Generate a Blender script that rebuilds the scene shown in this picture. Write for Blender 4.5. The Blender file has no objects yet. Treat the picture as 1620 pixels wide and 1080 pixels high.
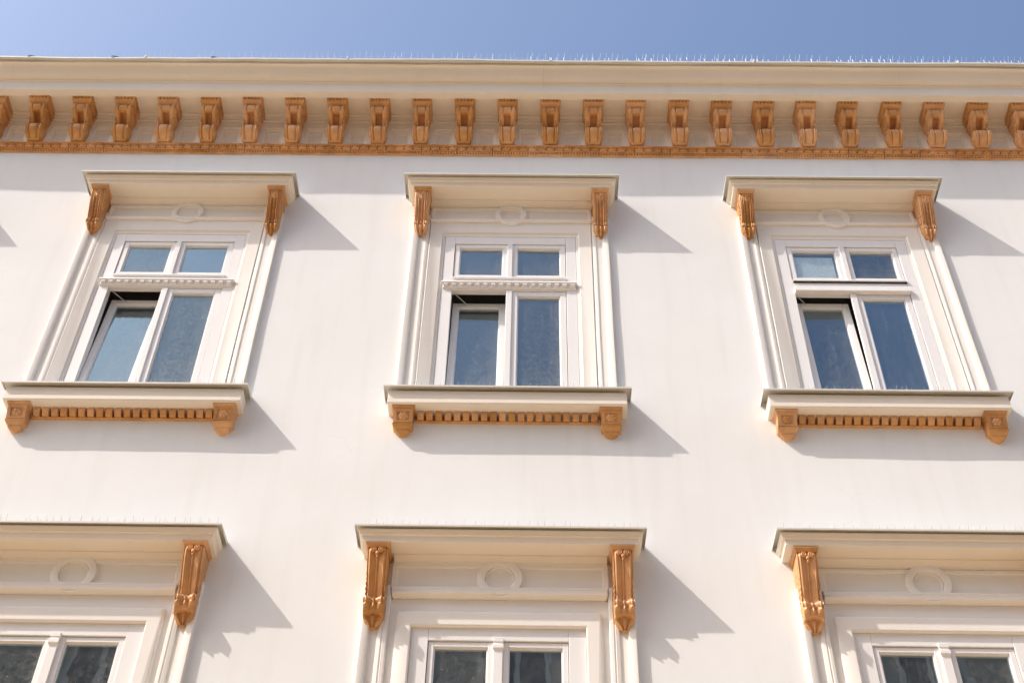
import bpy, bmesh, math, random
from mathutils import Vector, Matrix, noise

random.seed(7)
scene = bpy.context.scene
COL = scene.collection

# ------------------------------------------------------------------ camera
cam_d = bpy.data.cameras.new('camera')
cam_d.sensor_width = 36.0
cam_d.lens = 46.51
cam_d.clip_start = 0.05
cam_d.clip_end = 2000
cam = bpy.data.objects.new('camera', cam_d)
COL.objects.link(cam)
R_ = Vector((0.99986515, 0.00224716, 0.01626761))
F_ = Vector((-0.01338235, 0.68564405, 0.72781395))
U_ = R_.cross(F_)
m = Matrix((R_, U_, -F_)).transposed().to_4x4()
m.translation = Vector((0.18389944, -7.09453914, 1.6))
cam.matrix_world = m
scene.camera = cam

# ------------------------------------------------------------------ sky, sun, exposure
SUN = Vector((2.18, 1.0, -2.62)).normalized()          # direction the light travels
elev = math.asin(-SUN.z)
azim = math.atan2(-SUN.x, -SUN.y)                      # clockwise from +Y
world = bpy.data.worlds.new('World')
scene.world = world
world.use_nodes = True
wn = world.node_tree.nodes
wl = world.node_tree.links
bg = wn['Background']
sky = wn.new('ShaderNodeTexSky')
sky.sky_type = 'NISHITA'
sky.sun_disc = False
sky.sun_elevation = elev
sky.sun_rotation = azim
sky.altitude = 200
sky.air_density = 1.2
sky.dust_density = 5.6
sky.ozone_density = 3.6
wl.new(sky.outputs[0], bg.inputs[0])
bg.inputs[1].default_value = 0.15

sun_d = bpy.data.lights.new('sun', 'SUN')
sun_d.energy = 2.98
sun_d.angle = math.radians(0.55)
sun_d.color = (1.0, 0.89, 0.79)
sun = bpy.data.objects.new('sun', sun_d)
COL.objects.link(sun)
sun.location = (-12, -8, 20)
sun.rotation_euler = SUN.to_track_quat('-Z', 'Y').to_euler()

scene.view_settings.view_transform = 'Standard'
scene.view_settings.look = 'None'
scene.view_settings.gamma = 1.0
scene.view_settings.use_curve_mapping = False
scene.view_settings.exposure = 0.60
scene.render.engine = 'CYCLES'
scene.cycles.use_denoising = True
scene.cycles.max_bounces = 10
scene.cycles.diffuse_bounces = 6
scene.cycles.transparent_max_bounces = 12
scene.cycles.sample_clamp_indirect = 8.0


# ------------------------------------------------------------------ materials
def new_mat(name):
    mt = bpy.data.materials.new(name)
    mt.use_nodes = True
    nt = mt.node_tree
    return mt, nt.nodes, nt.links, nt.nodes['Principled BSDF']


def plaster(name, col, rough=0.85, var=0.05, warm=0.03, bump=0.25, bscale=60.0, stain=0.0, metal=0.0, big=0.9, spec=0.25, each=0.0, cracks=0.0):
    """painted surface: cloudy colour drift in world space, fine grain relief, faint vertical streaks"""
    mt, N, L, B = new_mat(name)
    geo = N.new('ShaderNodeNewGeometry')
    n1 = N.new('ShaderNodeTexNoise')
    n1.inputs['Scale'].default_value = big
    n1.inputs['Detail'].default_value = 6
    n1.inputs['Roughness'].default_value = 0.62
    L.new(geo.outputs['Position'], n1.inputs['Vector'])
    ramp = N.new('ShaderNodeValToRGB')
    e = ramp.color_ramp.elements
    e[0].position, e[1].position = 0.3, 0.7
    e[0].color = (col[0] * (1 - var), col[1] * (1 - var - warm * 0.4), col[2] * (1 - var - warm), 1)
    e[1].color = (min(col[0] * (1 + var * .6), .95), min(col[1] * (1 + var * .6), .95), min(col[2] * (1 + var * .6 + warm * .3), .95), 1)
    L.new(n1.outputs['Fac'], ramp.inputs[0])
    last = ramp.outputs[0]
    if stain > 0:
        mp = N.new('ShaderNodeMapping')
        mp.inputs['Scale'].default_value = (9.0, 9.0, 0.7)
        L.new(geo.outputs['Position'], mp.inputs['Vector'])
        n2 = N.new('ShaderNodeTexNoise')
        n2.inputs['Scale'].default_value = 1.0
        n2.inputs['Detail'].default_value = 5
        L.new(mp.outputs[0], n2.inputs['Vector'])
        r2 = N.new('ShaderNodeValToRGB')
        r2.color_ramp.elements[0].position = 0.52
        r2.color_ramp.elements[1].position = 0.78
        r2.color_ramp.elements[0].color = (0, 0, 0, 1)
        r2.color_ramp.elements[1].color = (stain, stain, stain, 1)
        L.new(n2.outputs['Fac'], r2.inputs[0])
        mx = N.new('ShaderNodeMix')
        mx.data_type = 'RGBA'
        L.new(r2.outputs[0], mx.inputs[0])
        L.new(last, mx.inputs[6])
        mx.inputs[7].default_value = (col[0] * .62, col[1] * .57, col[2] * .5, 1)
        last = mx.outputs[2]
    if cracks > 0:                           # hairline cracks in patches of the render coat
        wv = N.new('ShaderNodeTexNoise')
        wv.inputs['Scale'].default_value = 5.0
        wv.inputs['Detail'].default_value = 5
        L.new(geo.outputs['Position'], wv.inputs['Vector'])
        va = N.new('ShaderNodeMix')
        va.data_type = 'VECTOR'
        va.inputs[0].default_value = 0.22
        L.new(geo.outputs['Position'], va.inputs[4])
        L.new(wv.outputs['Color'], va.inputs[5])
        vc = N.new('ShaderNodeTexVoronoi')
        vc.feature = 'DISTANCE_TO_EDGE'
        vc.inputs['Scale'].default_value = 1.5
        L.new(va.outputs[1], vc.inputs['Vector'])
        rc = N.new('ShaderNodeMapRange')
        rc.inputs['From Min'].default_value = 0.0055
        rc.inputs['From Max'].default_value = 0.0015
        rc.inputs['To Min'].default_value = 0.0
        rc.inputs['To Max'].default_value = 1.0
        L.new(vc.outputs['Distance'], rc.inputs['Value'])
        rm = N.new('ShaderNodeMapRange')
        rm.inputs['From Min'].default_value = 0.54
        rm.inputs['From Max'].default_value = 0.66
        rm.inputs['To Min'].default_value = 0.0
        rm.inputs['To Max'].default_value = cracks
        L.new(n1.outputs['Fac'], rm.inputs['Value'])
        ml = N.new('ShaderNodeMath')
        ml.operation = 'MULTIPLY'
        L.new(rc.outputs[0], ml.inputs[0])
        L.new(rm.outputs[0], ml.inputs[1])
        mc = N.new('ShaderNodeMix')
        mc.data_type = 'RGBA'
        L.new(ml.outputs[0], mc.inputs[0])
        L.new(last, mc.inputs[6])
        mc.inputs[7].default_value = (col[0] * .45, col[1] * .42, col[2] * .4, 1)
        last = mc.outputs[2]
    if each > 0:                             # every casting painted and weathered a little differently
        oi = N.new('ShaderNodeObjectInfo')
        hs = N.new('ShaderNodeHueSaturation')
        rv = N.new('ShaderNodeMapRange')
        rv.inputs['To Min'].default_value = 1 - each
        rv.inputs['To Max'].default_value = 1 + each * .7
        L.new(oi.outputs['Random'], rv.inputs['Value'])
        L.new(rv.outputs[0], hs.inputs['Value'])
        rs = N.new('ShaderNodeMapRange')
        rs.inputs['To Min'].default_value = 1 + each * .3
        rs.inputs['To Max'].default_value = 1 - each
        L.new(oi.outputs['Random'], rs.inputs['Value'])
        L.new(rs.outputs[0], hs.inputs['Saturation'])
        L.new(last, hs.inputs['Color'])
        last = hs.outputs[0]
    L.new(last, B.inputs['Base Color'])
    B.inputs['Roughness'].default_value = rough
    B.inputs['Metallic'].default_value = metal
    B.inputs['Specular IOR Level'].default_value = spec
    if bump > 0:
        n3 = N.new('ShaderNodeTexNoise')
        n3.inputs['Scale'].default_value = bscale
        n3.inputs['Detail'].default_value = 4
        L.new(geo.outputs['Position'], n3.inputs['Vector'])
        n4 = N.new('ShaderNodeTexNoise')
        n4.inputs['Scale'].default_value = bscale * 0.11
        n4.inputs['Detail'].default_value = 3
        L.new(geo.outputs['Position'], n4.inputs['Vector'])
        ad = N.new('ShaderNodeMath')
        ad.operation = 'MULTIPLY_ADD'
        L.new(n4.outputs['Fac'], ad.inputs[0])
        ad.inputs[1].default_value = 2.0
        L.new(n3.outputs['Fac'], ad.inputs[2])
        bp = N.new('ShaderNodeBump')
        bp.inputs['Strength'].default_value = bump
        bp.inputs['Distance'].default_value = 0.004
        L.new(ad.outputs[0], bp.inputs['Height'])
        L.new(bp.outputs[0], B.inputs['Normal'])
    return mt


M = {}
M['wall'] = plaster('wall_stucco', (0.80, 0.82, 0.82), var=0.03, warm=0.015, bump=0.15, bscale=45, stain=0.12, cracks=0.12)
M['trim'] = plaster('pale_surround_paint', (0.83, 0.81, 0.765), var=0.03, warm=0.02, bump=0.12, bscale=40, stain=0.06, rough=0.7)
M['cream'] = plaster('cream_moulding_paint', (0.82, 0.765, 0.665), var=0.035, warm=0.03, bump=0.14, bscale=40, stain=0.08, rough=0.7)
M['terra'] = plaster('ochre_ornament', (0.66, 0.345, 0.125), var=0.24, warm=0.12, bump=0.25, bscale=90, rough=0.42, big=7.0, stain=0.45, spec=0.5, each=0.12)
M['white'] = plaster('white_window_paint', (0.82, 0.82, 0.815), var=0.02, warm=0.01, bump=0.05, bscale=30, rough=0.4, spec=0.4, stain=0.06)
M['zinc'] = plaster('painted_zinc', (0.66, 0.66, 0.62), var=0.06, warm=0.03, bump=0.05, bscale=25, rough=0.42, metal=0.0, spec=0.5, stain=0.15)
M['steel'] = plaster('steel_wire', (0.38, 0.39, 0.40), var=0.03, bump=0, rough=0.45, metal=0.4, spec=0.5)
M['dark'] = plaster('dark_hook', (0.05, 0.05, 0.055), var=0.1, bump=0, rough=0.5)
M['room'] = plaster('room_paint', (0.30, 0.28, 0.26), var=0.08, bump=0.0)
M['pale_sheet'] = plaster('pale_sheet_white', (0.88, 0.90, 0.90), var=0.06, bump=0.1, bscale=12, big=5)  # whitish colour of the sheet added behind one pane
M['opposite'] = plaster('opposite_plaster', (0.58, 0.56, 0.52), var=0.06, bump=0.1)
M['farpane'] = plaster('far_window_pane', (0.22, 0.25, 0.28), var=0.1, bump=0, rough=0.2)
M['roof'] = plaster('roof_tiles', (0.24, 0.10, 0.06), var=0.2, bump=0.4, bscale=12)
M['gap_shade'] = plaster('gap_shade_dark', (0.05, 0.045, 0.04), var=0.1, bump=0)  # near-black colour that stands for the shade in a transom gap


def paving_mat():
    mt, N, L, B = new_mat('pale_stone_paving')
    geo = N.new('ShaderNodeNewGeometry')
    br = N.new('ShaderNodeTexBrick')
    br.inputs['Scale'].default_value = 1.4
    br.inputs['Color1'].default_value = (0.51, 0.36, 0.205, 1)
    br.inputs['Color2'].default_value = (0.45, 0.315, 0.18, 1)
    br.inputs['Mortar'].default_value = (0.2, 0.17, 0.13, 1)
    br.inputs['Mortar Size'].default_value = 0.012
    L.new(geo.outputs['Position'], br.inputs['Vector'])
    L.new(br.outputs['Color'], B.inputs['Base Color'])
    B.inputs['Roughness'].default_value = 0.8
    return mt


M['paving'] = paving_mat()


def glass_mat():
    """thin pane: mirror of the sky over clear glass, with a film of dust, run marks and specks"""
    mt, N, L, B = new_mat('dusty_glass')
    out = N['Material Output']
    N.remove(B)
    geo = N.new('ShaderNodeNewGeometry')
    tr = N.new('ShaderNodeBsdfTransparent')
    tr.inputs[0].default_value = (0.90, 0.94, 0.95, 1)
    gl = N.new('ShaderNodeBsdfGlossy')
    gl.inputs['Roughness'].default_value = 0.012
    gl.inputs['Color'].default_value = (0.60, 0.83, 0.98, 1)
    lw = N.new('ShaderNodeLayerWeight')
    lw.inputs['Blend'].default_value = 0.5
    pw = N.new('ShaderNodeMath')
    pw.operation = 'POWER'
    pw.inputs[1].default_value = 4.0
    L.new(lw.outputs['Facing'], pw.inputs[0])
    fr = N.new('ShaderNodeMath')
    fr.operation = 'MULTIPLY_ADD'
    fr.inputs[1].default_value = 0.8
    fr.inputs[2].default_value = 0.125
    L.new(pw.outputs[0], fr.inputs[0])
    m1 = N.new('ShaderNodeMixShader')
    oi = N.new('ShaderNodeObjectInfo')
    rp = N.new('ShaderNodeMapRange')
    rp.inputs['To Min'].default_value = 0.72
    rp.inputs['To Max'].default_value = 1.25
    L.new(oi.outputs['Random'], rp.inputs['Value'])
    fm = N.new('ShaderNodeMath')
    fm.operation = 'MULTIPLY'
    L.new(fr.outputs[0], fm.inputs[0])
    L.new(rp.outputs[0], fm.inputs[1])
    L.new(fm.outputs[0], m1.inputs[0])
    L.new(tr.outputs[0], m1.inputs[1])
    L.new(gl.outputs[0], m1.inputs[2])
    # gentle waviness of the old panes
    nw = N.new('ShaderNodeTexNoise')
    nw.inputs['Scale'].default_value = 3.5
    L.new(geo.outputs['Position'], nw.inputs['Vector'])
    bp = N.new('ShaderNodeBump')
    bp.inputs['Strength'].default_value = 0.04
    bp.inputs['Distance'].default_value = 0.02
    L.new(nw.outputs['Fac'], bp.inputs['Height'])
    L.new(bp.outputs[0], gl.inputs['Normal'])
    # dust film: fine grain everywhere, heavier towards the foot and the right edge of each pane
    tc = N.new('ShaderNodeTexCoord')
    sx = N.new('ShaderNodeSeparateXYZ')
    L.new(tc.outputs['Generated'], sx.inputs[0])
    d1 = N.new('ShaderNodeTexNoise')
    d1.inputs['Scale'].default_value = 24.0
    d1.inputs['Detail'].default_value = 10
    d1.inputs['Roughness'].default_value = 0.8
    d1.inputs['Distortion'].default_value = 1.2
    L.new(geo.outputs['Position'], d1.inputs['Vector'])
    ft = N.new('ShaderNodeMapRange')
    ft.inputs['From Min'].default_value = 0.45
    ft.inputs['From Max'].default_value = 0.0
    ft.inputs['To Min'].default_value = 0.0
    ft.inputs['To Max'].default_value = 0.10
    L.new(sx.outputs['Z'], ft.inputs['Value'])
    rt = N.new('ShaderNodeMapRange')
    rt.inputs['From Min'].default_value = 0.70
    rt.inputs['From Max'].default_value = 1.0
    rt.inputs['To Min'].default_value = 0.0
    rt.inputs['To Max'].default_value = 0.09
    L.new(sx.outputs['X'], rt.inputs['Value'])
    sm = N.new('ShaderNodeMath')
    L.new(ft.outputs[0], sm.inputs[0])
    L.new(rt.outputs[0], sm.inputs[1])
    sh = N.new('ShaderNodeMath')
    L.new(sm.outputs[0], sh.inputs[0])
    L.new(d1.outputs['Fac'], sh.inputs[1])
    r1 = N.new('ShaderNodeMapRange')
    r1.inputs['From Min'].default_value = 0.46
    r1.inputs['From Max'].default_value = 0.86
    r1.inputs['To Min'].default_value = 0.015
    r1.inputs['To Max'].default_value = 0.17
    L.new(sh.outputs[0], r1.inputs['Value'])
    rd = N.new('ShaderNodeMapRange')
    rd.inputs['To Min'].default_value = 0.30
    rd.inputs['To Max'].default_value = 0.09
    L.new(oi.outputs['Random'], rd.inputs['Value'])
    L.new(rd.outputs[0], r1.inputs['To Max'])
    mp = N.new('ShaderNodeMapping')
    mp.inputs['Scale'].default_value = (55, 55, 3.0)
    L.new(geo.outputs['Position'], mp.inputs['Vector'])
    d2 = N.new('ShaderNodeTexNoise')
    d2.inputs['Scale'].default_value = 1.0
    d2.inputs['Detail'].default_value = 4
    L.new(mp.outputs[0], d2.inputs['Vector'])
    r2 = N.new('ShaderNodeMapRange')
    r2.inputs['From Min'].default_value = 0.5
    r2.inputs['From Max'].default_value = 0.8
    r2.inputs['To Min'].default_value = 0.0
    r2.inputs['To Max'].default_value = 0.045
    L.new(d2.outputs['Fac'], r2.inputs['Value'])
    vo = N.new('ShaderNodeTexVoronoi')
    vo.inputs['Scale'].default_value = 26.0
    L.new(geo.outputs['Position'], vo.inputs['Vector'])
    lt = N.new('ShaderNodeMapRange')
    lt.inputs['From Min'].default_value = 0.15
    lt.inputs['From Max'].default_value = 0.09
    lt.inputs['To Min'].default_value = 0.0
    lt.inputs['To Max'].default_value = 0.38
    L.new(vo.outputs['Distance'], lt.inputs['Value'])
    gate = N.new('ShaderNodeMath')
    gate.operation = 'GREATER_THAN'
    gate.inputs[1].default_value = 0.58
    L.new(d1.outputs['Fac'], gate.inputs[0])
    sp = N.new('ShaderNodeMath')
    sp.operation = 'MULTIPLY'
    L.new(lt.outputs[0], sp.inputs[0])
    L.new(gate.outputs[0], sp.inputs[1])
    a1 = N.new('ShaderNodeMath')
    L.new(r1.outputs[0], a1.inputs[0])
    L.new(r2.outputs[0], a1.inputs[1])
    a2 = N.new('ShaderNodeMath')
    a2.use_clamp = True
    L.new(a1.outputs[0], a2.inputs[0])
    L.new(sp.outputs[0], a2.inputs[1])
    df = N.new('ShaderNodeBsdfDiffuse')
    df.inputs[0].default_value = (0.62, 0.60, 0.55, 1)
    m2 = N.new('ShaderNodeMixShader')
    L.new(a2.outputs[0], m2.inputs[0])
    L.new(m1.outputs[0], m2.inputs[1])
    L.new(df.outputs[0], m2.inputs[2])
    L.new(m2.outputs[0], out.inputs[0])
    return mt


M['glass'] = glass_mat()


# ------------------------------------------------------------------ mesh helpers
class MB:
    def __init__(self):
        self.v, self.f = [], []

    def add(self, vs, fs):
        o = len(self.v)
        self.v += [tuple(p) for p in vs]
        self.f += [tuple(i + o for i in f) for f in fs]
        return self

    def box(self, x0, x1, y0, y1, z0, z1):
        vs = [(x, y, z) for z in (z0, z1) for y in (y0, y1) for x in (x0, x1)]
        return self.add(vs, [(0, 2, 3, 1), (4, 5, 7, 6), (0, 1, 5, 4), (2, 6, 7, 3), (0, 4, 6, 2), (1, 3, 7, 5)])

    def xprism(self, prof, x0, x1, n=1, wob=None):
        """closed profile of (y, z) run along x; wob(x, y, z) -> dy, dz for hand-run unevenness"""
        k = len(prof)
        vs, fs = [], []
        for i in range(n + 1):
            x = x0 + (x1 - x0) * i / n
            for (y, z) in prof:
                dy, dz = wob(x, y, z) if wob else (0, 0)
                vs.append((x, y + dy, z + dz))
        for i in range(n):
            for j in range(k):
                a, b = i * k + j, i * k + (j + 1) % k
                fs.append((a, b, b + k, a + k))
        fs.append(tuple(range(k)))
        fs.append(tuple(n * k + j for j in reversed(range(k))))
        return self.add(vs, fs)

    def zprism(self, prof, z0, z1, n=1, wob=None):
        """closed profile of (x, y) run up z"""
        k = len(prof)
        vs, fs = [], []
        for i in range(n + 1):
            z = z0 + (z1 - z0) * i / n
            for (x, y) in prof:
                dx, dy = wob(x, y, z) if wob else (0, 0)
                vs.append((x + dx, y + dy, z))
        for i in range(n):
            for j in range(k):
                a, b = i * k + j, i * k + (j + 1) % k
                fs.append((a, b, b + k, a + k))
        fs.append(tuple(range(k)))
        fs.append(tuple(n * k + j for j in reversed(range(k))))
        return self.add(vs, fs)

    def stack(self, rows, back=0.03):
        """rows of (half width, projection, z) from top to bottom: a moulding that returns round both ends"""
        vs, fs = [], []
        for (h, p, z) in rows:
            vs += [(-h, back, z), (-h, -p, z), (h, -p, z), (h, back, z)]
        for i in range(len(rows) - 1):
            for j in range(4):
                a, b = i * 4 + j, i * 4 + (j + 1) % 4
                fs.append((a, b, b + 4, a + 4))
        fs.append((0, 1, 2, 3))
        q = (len(rows) - 1) * 4
        fs.append((q + 3, q + 2, q + 1, q))
        return self.add(vs, fs)

    def arch(self, rows, hw, zb, zt):
        """architrave round an opening with mitred corners: rows of (dx, dz, y)"""
        vs, fs = [], []
        for (dx, dz, y) in rows:
            vs += [(-hw - dx, y, zb), (-hw - dx, y, zt + dz), (hw + dx, y, zt + dz), (hw + dx, y, zb)]
        n = len(rows)
        for i in range(n):
            k = (i + 1) % n
            for j in range(3):
                fs.append((i * 4 + j, i * 4 + j + 1, k * 4 + j + 1, k * 4 + j))
        fs.append(tuple(i * 4 for i in range(n)))
        fs.append(tuple(i * 4 + 3 for i in range(n)))
        return self.add(vs, fs)

    def lathe(self, prof, c, axis='y', n=32, sx=1.0, sz=1.0, closed=False):
        """profile of (radius, height along axis towards the viewer)"""
        vs, fs = [], []
        k = len(prof)
        for i in range(n):
            a = 2 * math.pi * i / n
            for (r, h) in prof:
                if axis == 'y':
                    vs.append((c[0] + r * math.cos(a) * sx, c[1] - h, c[2] + r * math.sin(a) * sz))
                else:
                    vs.append((c[0] + h, c[1] + r * math.cos(a) * sx, c[2] + r * math.sin(a) * sz))
        for i in range(n):
            o, q = i * k, ((i + 1) % n) * k
            for j in range(k if closed else k - 1):
                j2 = (j + 1) % k
                fs.append((o + j, o + j2, q + j2, q + j))
        if not closed:
            if prof[-1][0] > 1e-6:
                fs.append(tuple(i * k + k - 1 for i in range(n)))
        return self.add(vs, fs)

    def ball(self, c, r, n=8, k=5, s=(1, 1, 1)):
        prof = [(math.sin(math.pi * j / k), -math.cos(math.pi * j / k)) for j in range(k + 1)]
        vs, fs = [], []
        for i in range(n):
            a = 2 * math.pi * i / n
            for (q, h) in prof:
                vs.append((c[0] + r * q * math.cos(a) * s[0], c[1] + r * h * s[1], c[2] + r * q * math.sin(a) * s[2]))
        kk = k + 1
        for i in range(n):
            for j in range(k):
                fs.append((i * kk + j, i * kk + j + 1, ((i + 1) % n) * kk + j + 1, ((i + 1) % n) * kk + j))
        return self.add(vs, fs)

    def wire(self, p, q, r):
        p, q = Vector(p), Vector(q)
        d = (q - p).normalized()
        u = d.orthogonal().normalized()
        w = d.cross(u)
        vs = []
        for c in (p, q):
            for a in (0, 2.094, 4.189):
                vs.append(c + (u * math.cos(a) + w * math.sin(a)) * r)
        return self.add(vs, [(0, 1, 4, 3), (1, 2, 5, 4), (2, 0, 3, 5), (3, 4, 5)])

    def mesh(self, name, mat, smooth=40):
        me = bpy.data.meshes.new(name)
        me.from_pydata(self.v, [], self.f)
        bm = bmesh.new()
        bm.from_mesh(me)
        bmesh.ops.remove_doubles(bm, verts=bm.verts, dist=1e-6)
        bmesh.ops.recalc_face_normals(bm, faces=bm.faces)
        bm.to_mesh(me)
        bm.free()
        me.materials.append(M[mat])
        if smooth:
            me.shade_smooth()
            me.set_sharp_from_angle(angle=math.radians(smooth))
        return me

    def build(self, name, mat, parent=None, loc=(0, 0, 0), smooth=40, bevel=0.0):
        return place(self.mesh(name, mat, smooth), name, parent, loc, bevel)


def place(me, name, parent=None, loc=(0, 0, 0), bevel=0.0):
    o = bpy.data.objects.new(name, me)
    COL.objects.link(o)
    o.location = loc
    if parent is not None:
        o.parent = parent
    if bevel:
        b = o.modifiers.new('soft edges', 'BEVEL')
        b.width = bevel
        b.segments = 2
        b.limit_method = 'ANGLE'
        b.angle_limit = math.radians(35)
        b.harden_normals = False
    return o


def copy_tree(o, parent, dx, dy=0, dz=0, top=True):
    c = o.copy()
    COL.objects.link(c)
    c.parent = parent
    if top:
        c.location = (o.location.x + dx, o.location.y + dy, o.location.z + dz)
    for ch in list(o.children):
        copy_tree(ch, c, 0, top=False)
    return c


def n1(x, s=1.0, seed=0.0):
    return noise.noise(Vector((x * s, seed, 3.7 + seed)))


def catmull(pts, n):
    P = [pts[0]] + list(pts) + [pts[-1]]
    segs = len(pts) - 1
    out = []
    for i in range(n + 1):
        t = i / n * segs
        k = min(int(t), segs - 1)
        u = t - k
        a, b, c, d = P[k], P[k + 1], P[k + 2], P[k + 3]
        out.append(tuple(0.5 * (2 * b[j] + (c[j] - a[j]) * u + (2 * a[j] - 5 * b[j] + 4 * c[j] - d[j]) * u * u + (3 * b[j] - a[j] - 3 * c[j] + d[j]) * u ** 3) for j in range(len(b))))
    return out


def sstep(a, b, x):
    t = max(0.0, min(1.0, (x - a) / (b - a)))
    return t * t * (3 - 2 * t)


def carved(mb, prof, relief, ns, nt):
    """carved console: prof of (projection, z, half width) from top to bottom, relief(s, t) along the normal"""
    pts = catmull(prof, ns)
    vs, fs = [], []
    W = nt + 3
    for i, (p, z, h) in enumerate(pts):
        a, b = pts[max(i - 1, 0)], pts[min(i + 1, ns)]
        dp, dz = b[0] - a[0], b[1] - a[1]
        l = math.hypot(dp, dz) or 1
        npn, nz = -dz / l, dp / l
        s = i / ns
        row = []
        for j in range(nt + 1):
            t = -1 + 2 * j / nt
            r = relief(s, t)
            row.append((t * h, -(p + npn * r), z + nz * r))
        vs += [(row[0][0], 0.02, row[0][2])] + row + [(row[-1][0], 0.02, row[-1][2])]
    for i in range(ns):
        for j in range(W - 1):
            a = i * W + j
            fs.append((a, a + 1, a + 1 + W, a + W))
    fs.append(tuple(range(W)))
    fs.append(tuple(ns * W + j for j in reversed(range(W))))
    return mb.add(vs, fs)


# ------------------------------------------------------------------ ground
g = MB().add([(-300, -300, 0), (300, -300, 0), (300, 300, 0), (-300, 300, 0)], [(0, 1, 2, 3)])
ground = g.build('ground', 'paving', smooth=0)
ground['kind'] = 'structure'

# ------------------------------------------------------------------ the building
bld = bpy.data.objects.new('apartment_building', None)
COL.objects.link(bld)
bld['label'] = 'cream white stucco apartment house with ochre carved brackets, window hoods and bracketed cornice'
bld['category'] = 'building'

S = 2.8
BAYS_U = [-5.70, -2.80, 0.012, 2.806, 5.61]
BAYS_L = [-5.63, -2.80, 0.004, 2.80, 5.60]
X0, X1 = -8.6, 8.6

# wall with openings, hand-floated so slightly uneven
holes = [(bx - .70, bx + .70, 8.44, 10.615) for bx in BAYS_U] + [(bx - .70, bx + .70, 4.40, 6.70) for bx in BAYS_L]
xs = sorted(set([round(X0 + i * 0.1, 4) for i in range(int((X1 - X0) / 0.1) + 1)] + [round(h[k], 4) for h in holes for k in (0, 1)]))
zs = sorted(set([round(i * 0.1, 4) for i in range(124)] + [8.44, 10.615, 4.40, 6.70]))
vs, fs = [], []
for z in zs:
    for x in xs:
        d = 0.0035 * noise.noise(Vector((x * 0.9, 1.3, z * 0.9))) + 0.0012 * noise.noise(Vector((x * 3.1, 7.3, z * 3.1)))
        vs.append((x, d, z))
nx = len(xs)
for j in range(len(zs) - 1):
    zc = (zs[j] + zs[j + 1]) / 2
    for i in range(nx - 1):
        xc = (xs[i] + xs[i + 1]) / 2
        if any(h[0] < xc < h[1] and h[2] < zc < h[3] for h in holes):
            continue
        a = j * nx + i
        fs.append((a, a + 1, a + 1 + nx, a + nx))
wall = MB().add(vs, fs)
wall.add([(X0, 0, 0), (X0, 9, 0), (X0, 9, 12.3), (X0, 0, 12.3)], [(0, 1, 2, 3)])
wall.add([(X1, 0, 0), (X1, 9, 0), (X1, 9, 12.3), (X1, 0, 12.3)], [(0, 1, 2, 3)])
wall.add([(X0, 9, 0), (X1, 9, 0), (X1, 9, 12.3), (X0, 9, 12.3)], [(0, 1, 2, 3)])
wall.build('wall', 'wall', bld, smooth=60)
MB().xprism([(-.46, 12.40), (4.5, 15.6), (9.4, 12.40), (9.4, 12.30), (-.40, 12.30)], X0 - .1, X1 + .1).build('roof', 'roof', bld, smooth=0)

# ---------------------------------------------------------------- house across the street (mirrored in the lower panes)
opp = bpy.data.objects.new('opposite_house', None)
COL.objects.link(opp)
opp.location = (0, -17.5, 0)
opp['label'] = 'tall pale house across the street mirrored in the lower window panes'
opp['category'] = 'building'
MB().box(-26, 26, -10, 0, 0, 19.2).build('wall', 'opposite', opp, smooth=0)
MB().xprism([(.5, 19.2), (.5, 19.5), (-5, 23), (-10.5, 19.5), (-10.5, 19.2)], -26.3, 26.3).build('roof', 'roof', opp, smooth=0)
ow = MB()
ow.box(-.75, .75, .0, .10, 0, .12)
ow.box(-.75, -.6, .0, .08, .12, 2.3)
ow.box(.6, .75, .0, .08, .12, 2.3)
ow.box(-.9, .9, .0, .25, 2.3, 2.5)
ow.box(-.05, .05, .0, .05, .12, 2.3)
ow_me = ow.mesh('window', 'trim', 0)
op_me = MB().box(-.6, .6, .0, .03, .12, 2.3).mesh('pane', 'farpane', 0)
for fz in (5.2, 9.0, 12.8, 16.2):
    for k in range(-4, 5):
        o = place(ow_me, 'window', opp, (k * 3.0, 0, fz))
        place(op_me, 'pane', o)

# ---- main cornice, run in lengths with hairline joints
FRY = -0.05                                  # frieze face


def wob_c(x, y, z):
    a = max(0, (z - 12.25) / 0.15)
    return (a * (0.006 * n1(x, 1.3) + 0.003 * n1(x, 5.0, 2.0)), a * (0.006 * n1(x, 1.1, 5.0) + 0.003 * n1(x, 6.0, 8.0)))


cy = []
for i in range(9):                           # cyma below the gutter
    t = i / 8
    cy.append((-0.380 - 0.105 * t, 12.268 + 0.105 * (t + 0.16 * math.sin(2 * math.pi * t) * -1)))
corn = [(0.02, 12.125), (-0.285, 12.125), (-0.285, 12.108), (-0.356, 12.108), (-0.36, 12.112), (-0.36, 12.243), (-0.372, 12.250), (-0.372, 12.262)] + cy + [(-0.488, 12.376), (-0.488, 12.395), (0.02, 12.395)]
edges = [X0]
xj = 1.95 - 1.66 * 6
while xj < X1:
    if xj > X0 + .2:
        edges.append(xj)
    xj += 1.66
edges.append(X1)
for a, b in zip(edges[:-1], edges[1:]):
    MB().xprism(corn, a + .0005, b - .0005, 16, wob_c).build('cornice_section', 'cream', bld, smooth=35)


def wob_g(x, y, z):
    return (0.010 * n1(x, 0.9, 4.0) + 0.004 * n1(x, 4.0, 9.0), 0.006 * n1(x, 1.2, 6.0) + 0.003 * n1(x, 5.0, 1.0))


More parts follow.
